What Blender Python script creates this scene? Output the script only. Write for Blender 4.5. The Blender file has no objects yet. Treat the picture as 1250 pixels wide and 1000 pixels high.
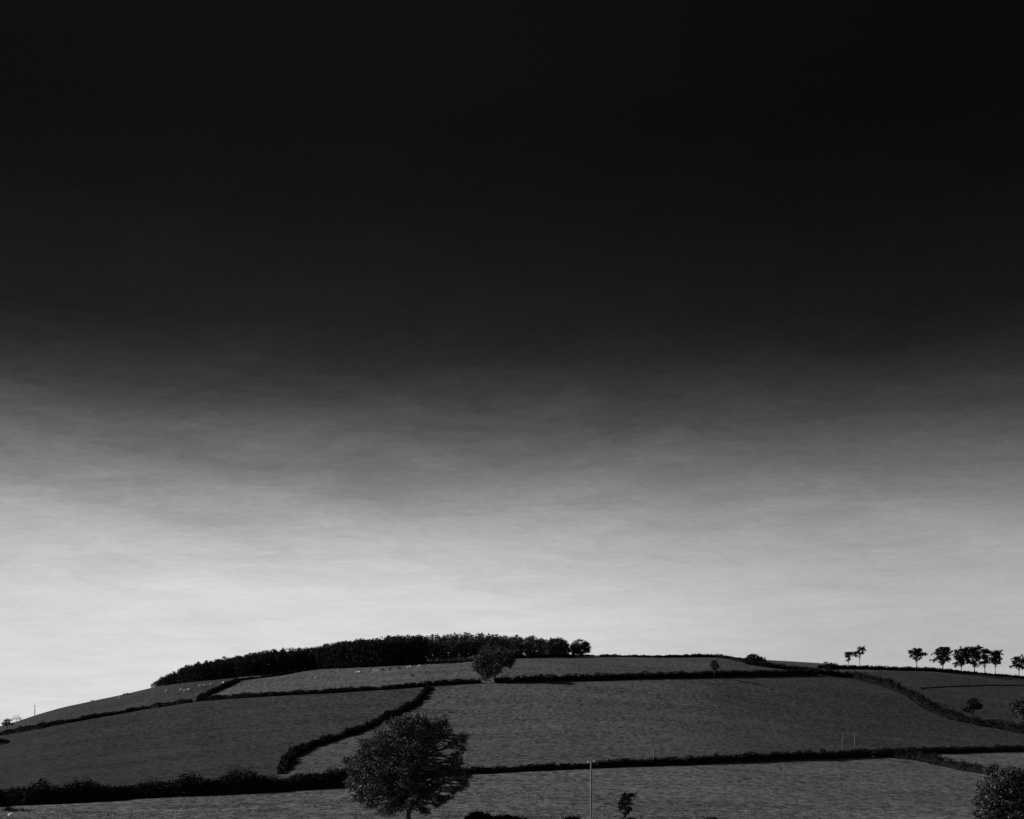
import bpy, bmesh, math, random
import numpy as np
from mathutils import Vector

S = bpy.context.scene
C = S.collection
PI = math.pi

# ------------------------------------------------------------------ camera, sky, sun, exposure
F_PX, U0, VH = 1509.0, 625.0, 985.0          # focal length and horizon row, for a 1250 x 1000 frame
CAM_Z = 1.75
cam_data = bpy.data.cameras.new('camera')
cam_data.sensor_width = 36.0
cam_data.sensor_fit = 'HORIZONTAL'
cam_data.lens = 36.0 * F_PX / 1250.0
cam_data.shift_y = (VH - 500.0) / 1250.0     # view camera with the lens raised
cam_data.clip_start = 0.5
cam_data.clip_end = 12000.0
cam = bpy.data.objects.new('camera', cam_data)
cam.location = (0, 0, CAM_Z)
cam.rotation_euler = (PI / 2, 0, 0)
C.objects.link(cam)
S.camera = cam

SUN_EL, SUN_AZ = 27.0, -88.0                 # azimuth clockwise from +Y (the view axis): behind and left
sd = Vector((math.sin(math.radians(SUN_AZ)) * math.cos(math.radians(SUN_EL)),
             math.cos(math.radians(SUN_AZ)) * math.cos(math.radians(SUN_EL)),
             math.sin(math.radians(SUN_EL))))
sun_data = bpy.data.lights.new('sun', 'SUN')
sun_data.energy = 1.75
sun_data.angle = math.radians(0.5)
sun_data.color = (1.0, 1.0, 1.0)
sun = bpy.data.objects.new('sun', sun_data)
sun.rotation_euler = (-sd).to_track_quat('-Z', 'Y').to_euler()
sun.location = sd * 900
C.objects.link(sun)

world = bpy.data.worlds.new('World')
S.world = world
world.use_nodes = True
nt = world.node_tree
nt.nodes.clear()


def N(tree, kind, **kw):
    n = tree.nodes.new(kind)
    for k, v in kw.items():
        setattr(n, k, v)
    return n


def math_node(tree, op, a, b=None, c=None, clamp=False):
    n = N(tree, 'ShaderNodeMath', operation=op, use_clamp=clamp)
    for i, v in enumerate((a, b, c)):
        if v is None:
            continue
        if isinstance(v, (int, float)):
            n.inputs[i].default_value = v
        else:
            tree.links.new(v, n.inputs[i])
    return n.outputs[0]


SKY_STRENGTH = 0.15
sky = N(nt, 'ShaderNodeTexSky', sky_type='NISHITA', sun_disc=False)
sky.sun_elevation = math.radians(SUN_EL)
sky.sun_rotation = math.radians(SUN_AZ)
sky.altitude = 100
sky.dust_density = 2.0
sepc = N(nt, 'ShaderNodeSeparateColor')
nt.links.new(sky.outputs[0], sepc.inputs[0])
tc = N(nt, 'ShaderNodeTexCoord')
sep = N(nt, 'ShaderNodeSeparateXYZ')
nt.links.new(tc.outputs['Generated'], sep.inputs[0])
dx, dy, dz = sep.outputs
hor = math_node(nt, 'SQRT', math_node(nt, 'ADD', math_node(nt, 'MULTIPLY', dx, dx), math_node(nt, 'MULTIPLY', dy, dy)))
el = math_node(nt, 'ARCTAN2', dz, hor)                       # elevation, radians
# the darkening of the blue sky seen through a deep red filter, by elevation; a little higher toward the sun side
# thin streaky high cloud, laid out on a flat layer overhead
zz = math_node(nt, 'ADD', math_node(nt, 'MAXIMUM', dz, 0.0), 0.07)
comb = N(nt, 'ShaderNodeCombineXYZ')
nt.links.new(math_node(nt, 'DIVIDE', dx, zz), comb.inputs[0])
nt.links.new(math_node(nt, 'DIVIDE', dy, zz), comb.inputs[1])
mp = N(nt, 'ShaderNodeMapping')
mp.inputs['Location'].default_value = (2.3613, 0.6821, 0)
mp.inputs['Rotation'].default_value = (0, 0, math.radians(17))
mp.inputs['Scale'].default_value = (0.9, 1.25, 1)
nt.links.new(comb.outputs[0], mp.inputs[0])
nz = N(nt, 'ShaderNodeTexNoise')
nz.inputs['Scale'].default_value = 3.4
nz.inputs['Detail'].default_value = 9
nz.inputs['Roughness'].default_value = 0.62
nz.inputs['Distortion'].default_value = 0.5
nt.links.new(mp.outputs[0], nz.inputs['Vector'])
cl = math_node(nt, 'SUBTRACT', nz.outputs[0], 0.5)
nz2 = N(nt, 'ShaderNodeTexNoise')
nz2.inputs['Scale'].default_value = 0.9
nz2.inputs['Detail'].default_value = 5
nt.links.new(mp.outputs[0], nz2.inputs['Vector'])
cl2 = math_node(nt, 'SUBTRACT', nz2.outputs[0], 0.5)
nz3 = N(nt, 'ShaderNodeTexNoise')                                  # fine mottled ripples
nz3.inputs['Scale'].default_value = 22.0
nz3.inputs['Detail'].default_value = 6
nz3.inputs['Roughness'].default_value = 0.8
nt.links.new(mp.outputs[0], nz3.inputs['Vector'])
cl3 = math_node(nt, 'SUBTRACT', nz3.outputs[0], 0.5)
cloud = math_node(nt, 'ADD', math_node(nt, 'MULTIPLY', cl, 0.62), math_node(nt, 'MULTIPLY', cl2, 0.5))
cloud = math_node(nt, 'ADD', cloud, math_node(nt, 'MULTIPLY', cl3, 0.48))
# elevation as seen, pushed up and down a little by the cloud streaks
el_s = math_node(nt, 'SUBTRACT', el, math_node(nt, 'MULTIPLY', cloud, 0.040))
ramp = N(nt, 'ShaderNodeValToRGB')
EL_MAX = 0.60
RAMP = [  # elevation in degrees, share of light let through
    (0.0, .90), (5.0, .945), (8.0, .978), (9.6, .978), (10.8, .893), (12.0, .756), (13.2, .590), (14.5, .397), (15.8, .258), (17.1, .147),
    (18.4, .081), (19.7, .044), (21.0, .0285), (23.0, .0215), (25.5, .0145), (28.5, .0110), (31.5, .0122), (34.0, .0122)]
cr = ramp.color_ramp
cr.interpolation = 'LINEAR'
while len(cr.elements) < len(RAMP):
    cr.elements.new(0.5)
for e_, (deg, val) in zip(cr.elements, RAMP):
    e_.position = math.radians(deg) / EL_MAX
    e_.color = (val, val, val, 1)
nt.links.new(math_node(nt, 'DIVIDE', el_s, EL_MAX), ramp.inputs[0])
val = math_node(nt, 'MULTIPLY', math_node(nt, 'POWER', sepc.outputs[0], 0.6), ramp.outputs[0])
# a broad azimuth falloff added to copy lens vignetting, brightest just left of straight ahead
az = math_node(nt, 'ARCTAN2', dx, dy)
azn = math_node(nt, 'DIVIDE', math_node(nt, 'ADD', az, math.radians(6.0)), math.radians(20.0))
side_falloff = math_node(nt, 'EXPONENT', math_node(nt, 'MULTIPLY', math_node(nt, 'MULTIPLY', azn, azn), -1.0))
side_falloff = math_node(nt, 'MULTIPLY_ADD', side_falloff, 0.38, 0.62)
val = math_node(nt, 'MULTIPLY', val, side_falloff)
val = math_node(nt, 'MULTIPLY', val, math_node(nt, 'ADD', 1.0, math_node(nt, 'MULTIPLY', cloud, 0.5)))
cmb = N(nt, 'ShaderNodeCombineColor')
for i in range(3):
    nt.links.new(val, cmb.inputs[i])
bg = N(nt, 'ShaderNodeBackground')
bg.inputs['Strength'].default_value = SKY_STRENGTH
nt.links.new(cmb.outputs[0], bg.inputs[0])
wo = N(nt, 'ShaderNodeOutputWorld')
nt.links.new(bg.outputs[0], wo.inputs[0])

S.view_settings.view_transform = 'Standard'
S.view_settings.look = 'None'
S.view_settings.gamma = 1.0
S.view_settings.use_curve_mapping = False
S.view_settings.exposure = 1.35
S.cycles.max_bounces = 5
S.cycles.transparent_max_bounces = 4

# ------------------------------------------------------------------ small helpers
rng = np.random.default_rng(7)
random.seed(7)


def nrand(n):
    return rng.standard_normal(n)


def mesh_np(name, verts, faces_by_size):
    """verts (n,3); faces_by_size: list of (m,k) int arrays."""
    me = bpy.data.meshes.new(name)
    verts = np.asarray(verts, dtype=np.float32).reshape(-1, 3)
    me.vertices.add(len(verts))
    me.vertices.foreach_set('co', verts.ravel())
    loops, starts, totals, s = [], [], [], 0
    for f in faces_by_size:
        f = np.asarray(f, dtype=np.int32)
        if len(f) == 0:
            continue
        m, k = f.shape
        loops.append(f.ravel())
        starts.append(s + np.arange(m) * k)
        totals.append(np.full(m, k))
        s += m * k
    loops = np.concatenate(loops).astype(np.int32)
    starts = np.concatenate(starts).astype(np.int32)
    totals = np.concatenate(totals).astype(np.int32)
    me.loops.add(len(loops))
    me.loops.foreach_set('vertex_index', loops)
    me.polygons.add(len(starts))
    me.polygons.foreach_set('loop_start', starts)
    me.polygons.foreach_set('loop_total', totals)
    me.update(calc_edges=True)
    me.validate()
    return me


class MB:
    """Collects leaves, tubes and boxes, then links them as one mesh."""

    def __init__(self):
        self.v, self.f, self.n = [], {3: [], 4: []}, 0

    def add(self, v, f):
        v = np.asarray(v, dtype=np.float64).reshape(-1, 3)
        f = np.asarray(f, dtype=np.int64)
        self.v.append(v)
        self.f[f.shape[1]].append(f + self.n)
        self.n += len(v)

    def tube(self, pts, radii, sides=6, cap=True):
        pts = np.asarray(pts, dtype=np.float64)
        k = len(pts)
        t = np.gradient(pts, axis=0)
        t /= np.linalg.norm(t, axis=1)[:, None] + 1e-9
        ref = np.where(np.abs(t[:, 2:3]) > 0.9, np.array([[1., 0, 0]]), np.array([[0, 0, 1.]]))
        a = np.cross(t, ref)
        a /= np.linalg.norm(a, axis=1)[:, None] + 1e-9
        b = np.cross(t, a)
        ang = np.arange(sides) * 2 * PI / sides
        r = np.asarray(radii, dtype=np.float64)[:, None, None]
        ring = pts[:, None, :] + r * (np.cos(ang)[None, :, None] * a[:, None, :] + np.sin(ang)[None, :, None] * b[:, None, :])
        idx = np.arange(k * sides).reshape(k, sides)
        nx = np.roll(idx, -1, axis=1)
        f = np.stack([idx[:-1], nx[:-1], nx[1:], idx[1:]], axis=-1).reshape(-1, 4)
        self.add(ring.reshape(-1, 3), f)
        if cap:
            base = self.n
            self.add(np.vstack([ring[-1], pts[-1:]]), np.array([[i, (i + 1) % sides, sides] for i in range(sides)]))

    def box(self, c, size, rz=0.0):
        sx, sy, sz = (s / 2 for s in size)
        v = np.array([[x, y, z] for x in (-sx, sx) for y in (-sy, sy) for z in (-sz, sz)])
        cz, szn = math.cos(rz), math.sin(rz)
        v = np.stack([v[:, 0] * cz - v[:, 1] * szn, v[:, 0] * szn + v[:, 1] * cz, v[:, 2]], axis=1) + np.asarray(c)
        self.add(v, [[0, 1, 3, 2], [4, 6, 7, 5], [0, 4, 5, 1], [2, 3, 7, 6], [0, 2, 6, 4], [1, 5, 7, 3]])

    def leaves(self, centers, size, aspect=0.62):
        """one small rhombic leaf spray per centre, each turned its own way"""
        c = np.asarray(centers)
        n = len(c)
        if n == 0:
            return
        a = nrand((n, 3)); a /= np.linalg.norm(a, axis=1)[:, None]
        b = nrand((n, 3)); b -= (b * a).sum(1)[:, None] * a
        b /= np.linalg.norm(b, axis=1)[:, None]
        s = (np.asarray(size) * np.exp(0.28 * nrand(n)))[:, None] * 0.5
        v = np.stack([c - a * s, c + b * s * aspect, c + a * s, c - b * s * aspect], axis=1).reshape(-1, 3)
        self.add(v, np.arange(4 * n).reshape(n, 4))

    def mesh(self, name):
        return mesh_np(name, np.vstack(self.v), [np.vstack(x) for x in self.f.values() if x])


def obj(name, me, m=None, parent=None, smooth=False):
    o = bpy.data.objects.new(name, me)
    C.objects.link(o)
    if m is not None and not me.materials:
        me.materials.append(m)
    if smooth:
        me.polygons.foreach_set('use_smooth', np.ones(len(me.polygons), dtype=bool))
    if parent is not None:
        o.parent = parent
    return o


def tag(o, label=None, cat=None, group=None, kind=None):
    if label: o['label'] = label
    if cat: o['category'] = cat
    if group: o['group'] = group
    if kind: o['kind'] = kind
    return o


def thing(name, label, cat, loc, rz=0.0, group=None):
    o = bpy.data.objects.new(name, None)
    C.objects.link(o)
    o.empty_display_size = 0.5
    o.location = loc
    o.rotation_euler = (0, 0, rz)
    return tag(o, label, cat, group)


def copy_thing(root, loc, rz, scale, label, group=None):
    r = root.copy()
    C.objects.link(r)
    r.location = loc
    r.rotation_euler = (0, 0, rz)
    r.scale = scale
    r['label'] = label
    if group: r['group'] = group
    for ch in root.children:
        c = ch.copy()
        C.objects.link(c)
        c.parent = r
    return r


# ------------------------------------------------------------------ materials (a black and white world: greys only)
def leaf_material(name, base, spread=0.5, rough=0.6, spec=0.25, trans=0.12):
    m = bpy.data.materials.new(name)
    m.use_nodes = True
    t = m.node_tree
    t.nodes.clear()
    out = N(t, 'ShaderNodeOutputMaterial')
    geo = N(t, 'ShaderNodeNewGeometry')
    mr = N(t, 'ShaderNodeMapRange')
    mr.inputs['To Min'].default_value = base * (1 - spread)
    mr.inputs['To Max'].default_value = base * (1 + spread)
    rp = geo.outputs['Random Per Island']
    mr.inputs['To Min'].default_value = base * (1 - spread)
    mr.inputs['To Max'].default_value = base * (1 + 4.0 * spread)
    t.links.new(math_node(t, 'POWER', rp, 4.0), mr.inputs['Value'])
    cc = N(t, 'ShaderNodeCombineColor')
    for i in range(3):
        t.links.new(mr.outputs[0], cc.inputs[i])
    p = N(t, 'ShaderNodeBsdfPrincipled')
    p.inputs['Roughness'].default_value = rough
    p.inputs['Specular IOR Level'].default_value = spec
    t.links.new(cc.outputs[0], p.inputs['Base Color'])
    tr = N(t, 'ShaderNodeBsdfTranslucent')
    t.links.new(cc.outputs[0], tr.inputs['Color'])
    mx = N(t, 'ShaderNodeMixShader')
    mx.inputs[0].default_value = trans
    t.links.new(p.outputs[0], mx.inputs[1])
    t.links.new(tr.outputs[0], mx.inputs[2])
    t.links.new(mx.outputs[0], out.inputs[0])
    return m


def solid_material(name, base, scale=6.0, spread=0.35, rough=0.85, stretch=(1, 1, 1), bump=0.0):
    m = bpy.data.materials.new(name)
    m.use_nodes = True
    t = m.node_tree
    p = t.nodes['Principled BSDF']
    p.inputs['Roughness'].default_value = rough
    p.inputs['Specular IOR Level'].default_value = 0.04
    tcn = N(t, 'ShaderNodeTexCoord')
    mpn = N(t, 'ShaderNodeMapping')
    mpn.inputs['Scale'].default_value = stretch
    t.links.new(tcn.outputs['Object'], mpn.inputs[0])
    nzn = N(t, 'ShaderNodeTexNoise')
    nzn.inputs['Scale'].default_value = scale
    nzn.inputs['Detail'].default_value = 5
    t.links.new(mpn.outputs[0], nzn.inputs['Vector'])
    mr = N(t, 'ShaderNodeMapRange')
    mr.inputs['From Min'].default_value = 0.25
    mr.inputs['From Max'].default_value = 0.75
    mr.inputs['To Min'].default_value = base * (1 - spread)
    mr.inputs['To Max'].default_value = base * (1 + spread)
    t.links.new(nzn.outputs[0], mr.inputs[0])
    cc = N(t, 'ShaderNodeCombineColor')
    for i in range(3):
        t.links.new(mr.outputs[0], cc.inputs[i])
    t.links.new(cc.outputs[0], p.inputs['Base Color'])
    if bump:
        bp = N(t, 'ShaderNodeBump')
        bp.inputs['Strength'].default_value = bump
        t.links.new(nzn.outputs[0], bp.inputs['Height'])
        t.links.new(bp.outputs[0], p.inputs['Normal'])
    return m


M_OAK = leaf_material('oak_leaves', 0.070, 0.65, 0.6, 0.15, 0.15)
M_SHRUB = leaf_material('hawthorn_leaves', 0.058, 0.8, 0.6, 0.1, 0.12)
M_HEDGE = leaf_material('hedge_leaves', 0.0150, 0.85, 0.8, 0.02, 0.06)
M_DARK = leaf_material('conifer_needles', 0.022, 0.6, 0.8, 0.03, 0.04)
M_BEECH = leaf_material('beech_leaves', 0.056, 0.6, 0.7, 0.06, 0.06)
M_PALE = leaf_material('bare_twigs', 0.10, 0.3, 0.7, 0.1, 0.3)
M_GRASS = leaf_material('grass_blades', 0.12, 0.4, 0.8, 0.1, 0.5)
M_CORE = solid_material('hedge_twigs', 0.010, 4.0, 0.6, 0.95, (1, 1, 0.5), 0.5)
M_BARK = solid_material('bark', 0.06, 3.0, 0.5, 0.9, (1, 1, 0.25), 0.4)
M_BARK_L = solid_material('pale_bark', 0.13, 3.0, 0.4, 0.9, (1, 1, 0.25), 0.3)
M_POLE = solid_material('weathered_pole', 0.17, 5.0, 0.3, 0.8, (1, 1, 0.1))
M_POLED = solid_material('dull_pole', 0.11, 5.0, 0.3, 0.8, (1, 1, 0.1))
M_RAIL = solid_material('weathered_rail', 0.30, 5.0, 0.3, 0.8, (1, 1, 1))
M_IRON = solid_material('galvanised_iron', 0.30, 9.0, 0.2, 0.5)
M_PORC = solid_material('porcelain', 0.55, 9.0, 0.1, 0.3)
M_WOOL = solid_material('pale_wool', 0.62, 14.0, 0.15, 0.95, (1, 1, 1), 0.3)
M_WOOLD = solid_material('dark_wool', 0.03, 14.0, 0.3, 0.95, (1, 1, 1), 0.3)
M_SACK = solid_material('white_sacking', 0.85, 8.0, 0.06, 0.6)
M_EARTH = solid_material('bare_earth', 0.10, 2.0, 0.4, 0.95)

# ------------------------------------------------------------------ the lie of the land
SKY_U = np.array([-1200, -600, -300, -100, 0, 20, 43, 76, 112, 155, 182, 230, 290, 360, 400, 470, 520, 600, 680, 728, 800, 870,
                  905, 933, 1000, 1025, 1071, 1119, 1150, 1188, 1224, 1250, 1400, 1700, 2200, 3000], float)
SKY_V = np.array([980, 975, 952, 911, 887, 881, 872.5, 863, 856, 847.5, 841, 829, 821, 814, 811, 806, 803, 800.5, 800, 800.5, 801, 800.5,
                  803.5, 805.5, 810, 812.5, 815, 816.5, 818, 821, 824, 826, 842, 885, 945, 975], float)
_u = np.arange(-1200, 3001, 4.0)
_v = np.interp(_u, SKY_U, SKY_V)
_k = np.exp(-0.5 * (np.arange(-8, 9) / 2.4) ** 2); _k /= _k.sum()
_v = np.convolve(np.pad(_v, 8, mode='edge'), _k, mode='valid')
G_Y = np.array([150, 180, 215, 300, 400, 500, 580, 640, 665], float)
G_G = np.array([0, .085, .2, .37, .58, .84, .955, .997, 1.0], float)
_gy = np.arange(150, 666, 5.0)
_gg = np.interp(_gy, G_Y, G_G)
_kg = np.exp(-0.5 * (np.arange(-9, 10) / 4.0) ** 2); _kg /= _kg.sum()
_gp = np.concatenate([_gg[0] - (_gg[1:10][::-1] - _gg[0]), _gg, np.full(9, 1.0)])
_gg = np.convolve(_gp, _kg, mode='valid')
_gg = (_gg - _gg[0]) / (_gg[-1] - _gg[0])
Y_CREST = 665.0
Z_NEAR = (VH - 1003.0) / F_PX * 150.0        # ground level of the flat meadow, relative to the lens


def far_factor(u):
    """the hill swings away from the viewer on the right, so its flank there turns from the sun"""
    q = np.clip((u - 640.0) / 760.0, 0, 1)
    return 1.0 + 0.30 * q * q * (3 - 2 * q)


def ground(x, y):
    x = np.asarray(x, float); y = np.asarray(y, float)
    u = U0 + F_PX * x / np.maximum(y, 150.0)
    k = far_factor(u)
    yy = np.maximum(y / k, 150.0)
    vs = np.interp(u, _u, _v)
    yc = np.minimum(yy, Y_CREST)
    g = np.interp(yc, _gy, _gg)
    v = 1003.0 - (1003.0 - vs) * g
    z = (VH - v) / F_PX * yc * k
    e = (VH - vs) / F_PX
    d = np.maximum(yy - Y_CREST, 0) * k
    d1 = np.minimum(d, 100.0)
    z = z + e * (d1 - d1 ** 2 / 200.0)
    d2 = np.maximum(d - 100.0, 0)
    z = np.maximum(z - np.where(d2 < 300, d2 ** 2 / 4000.0, 22.5 + (d2 - 300) * 0.15), np.minimum(z, -8.0))
    z = np.where(y / k < 150, Z_NEAR * k, z)
    w = np.clip((y - 120) / 120, 0, 1)
    z = z + w * (0.16 * np.sin(x * 0.071 + y * 0.043) + 0.13 * np.sin(x * 0.039 - y * 0.093 + 1.3) + 0.05 * np.sin(x * 0.31 + 0.5) * np.sin(y * 0.27))
    return z + CAM_Z


_ys_all = np.arange(100.0, Y_CREST * 1.3 + 0.1, 0.5)


def on_ground(u, v):
    """the point of the land seen at (u, v) of the 1250 x 1000 photograph, or the crest there"""
    _ys = _ys_all[_ys_all <= Y_CREST * float(far_factor(np.float64(u)))]
    xs = (u - U0) / F_PX * _ys
    vv = VH - (ground(xs, _ys) - CAM_Z) / _ys * F_PX
    hit = np.nonzero(vv <= v)[0]
    if len(hit) == 0:
        y = _ys[int(np.argmin(vv))]
    else:
        i = hit[0]
        if i == 0:
            y = _ys[0]
        else:
            y = _ys[i - 1] + 0.5 * (vv[i - 1] - v) / max(vv[i - 1] - vv[i], 1e-6)
    x = (u - U0) / F_PX * y
    return np.array([x, y, float(ground(x, y))])


def m_per_px(y):
    return y / F_PX


# field boundaries as seen, used to give each field its grass tone, with some shade painted in
L_LOW = np.array([(-400, 1000), (0, 980), (64, 980), (160, 974), (295, 967), (430, 959), (573, 944), (735, 936), (830, 932), (940, 927), (1058, 922), (1130, 918), (1250, 915), (1700, 905)], float)
L_LOWR = np.array([(1060, 921), (1118, 926), (1152, 934), (1203, 943), (1260, 952), (1700, 985)], float)
L_UP = np.array([(-400, 985), (0, 896), (55, 887), (113, 876), (179, 864), (240, 854), (314, 849), (386, 845), (470, 840), (522, 836), (600, 832), (740, 829), (940, 824), (1000, 821), (1045, 826), (1071, 833), (1109, 848), (1130, 862), (1160, 874), (1212, 885), (1250, 892), (1700, 960)], float)
L_MID = np.array([(346, 945), (350, 927), (362, 918), (383, 908), (412, 899), (443, 889), (479, 871), (506, 858), (522, 840)], float)


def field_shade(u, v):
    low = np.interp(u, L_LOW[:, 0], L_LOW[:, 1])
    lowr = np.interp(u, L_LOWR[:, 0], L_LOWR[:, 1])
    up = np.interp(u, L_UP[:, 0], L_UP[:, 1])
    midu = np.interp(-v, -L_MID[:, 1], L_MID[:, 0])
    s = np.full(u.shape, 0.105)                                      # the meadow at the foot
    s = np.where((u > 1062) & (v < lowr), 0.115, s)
    s = np.where(v < low, np.where(u < midu, np.interp(u, [60, 460], [0.029, 0.046]), np.interp(u, [780, 1080], [0.082, 0.046])), s)       # big middle fields: left darker leftward, right with flank shade painted in toward the right
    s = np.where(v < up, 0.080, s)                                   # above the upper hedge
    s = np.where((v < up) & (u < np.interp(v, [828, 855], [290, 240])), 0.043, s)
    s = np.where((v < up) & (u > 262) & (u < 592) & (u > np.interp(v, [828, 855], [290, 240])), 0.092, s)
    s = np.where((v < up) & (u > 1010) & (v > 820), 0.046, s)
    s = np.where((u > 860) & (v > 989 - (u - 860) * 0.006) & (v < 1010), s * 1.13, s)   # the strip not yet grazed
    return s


xs = np.unique(np.concatenate([np.arange(-420, 601, 3.0), np.linspace(-2600, -420, 60), np.linspace(600, 2600, 55)]))
ysg = np.unique(np.concatenate([np.linspace(-900, 110, 26), np.arange(110, 720, 2.5), np.arange(720, 1140, 4.0), np.linspace(1140, 4500, 60)]))
XX, YY = np.meshgrid(xs, ysg)
ZZ = ground(XX, YY)
nxg, nyg = len(xs), len(ysg)
idx = np.arange(nxg * nyg).reshape(nyg, nxg)
quads = np.stack([idx[:-1, :-1], idx[:-1, 1:], idx[1:, 1:], idx[1:, :-1]], axis=-1).reshape(-1, 4)
me = mesh_np('hillside', np.stack([XX, YY, ZZ], -1).reshape(-1, 3), [quads])
Yc = np.maximum(YY, 100)
uu = U0 + F_PX * XX / Yc
vv = VH - (ZZ - CAM_Z) / Yc * F_PX
at = me.attributes.new('crop_and_shade', 'FLOAT', 'POINT')
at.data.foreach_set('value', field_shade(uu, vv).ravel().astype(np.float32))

mg = bpy.data.materials.new('pasture')
mg.use_nodes = True
t = mg.node_tree
p = t.nodes['Principled BSDF']
p.inputs['Roughness'].default_value = 0.95
p.inputs['Specular IOR Level'].default_value = 0.05
atn = N(t, 'ShaderNodeAttribute', attribute_name='crop_and_shade')
geo = N(t, 'ShaderNodeNewGeometry')


def noise(tree, vec, scale, detail, stretch, rough=0.55):
    mpn = N(tree, 'ShaderNodeMapping')
    mpn.inputs['Scale'].default_value = stretch
    tree.links.new(vec, mpn.inputs[0])
    n = N(tree, 'ShaderNodeTexNoise')
    n.inputs['Scale'].default_value = scale
    n.inputs['Detail'].default_value = detail
    n.inputs['Roughness'].default_value = rough
    tree.links.new(mpn.outputs[0], n.inputs['Vector'])
    return math_node(tree, 'SUBTRACT', n.outputs[0], 0.5)


n1 = noise(t, geo.outputs['Position'], 0.9, 6, (1, 1, 1), 0.75)          # tufts
n2 = noise(t, geo.outputs['Position'], 0.05, 4, (0.35, 1.2, 0.5))        # broad bands along the slope
n3 = noise(t, geo.outputs['Position'], 0.22, 3, (0.2, 1.3, 0.5))         # grazed streaks
n4 = noise(t, geo.outputs['Position'], 0.62, 3, (1, 0.5, 0.5), 0.75)    # tussocks drawn out down the slope
fac = math_node(t, 'ADD', 1.0, math_node(t, 'MULTIPLY', n1, 4.4))
fac = math_node(t, 'ADD', fac, math_node(t, 'MULTIPLY', n2, 0.95))
fac = math_node(t, 'ADD', fac, math_node(t, 'MULTIPLY', n3, 0.7))
fac = math_node(t, 'ADD', fac, math_node(t, 'MULTIPLY', n4, 3.8))
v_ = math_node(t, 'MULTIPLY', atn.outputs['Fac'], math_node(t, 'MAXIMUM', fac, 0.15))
cc = N(t, 'ShaderNodeCombineColor')
for i in range(3):
    t.links.new(v_, cc.inputs[i])
t.links.new(cc.outputs[0], p.inputs['Base Color'])
bp = N(t, 'ShaderNodeBump')
bp.inputs['Strength'].default_value = 0.5
bp.inputs['Distance'].default_value = 0.22
t.links.new(math_node(t, 'ADD', n1, n3), bp.inputs['Height'])
t.links.new(bp.outputs[0], p.inputs['Normal'])
hill = obj('hillside', me, mg, smooth=True)
tag(hill, 'grassy hillside divided into dark fields below a bright sky', None, None, 'structure')


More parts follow.
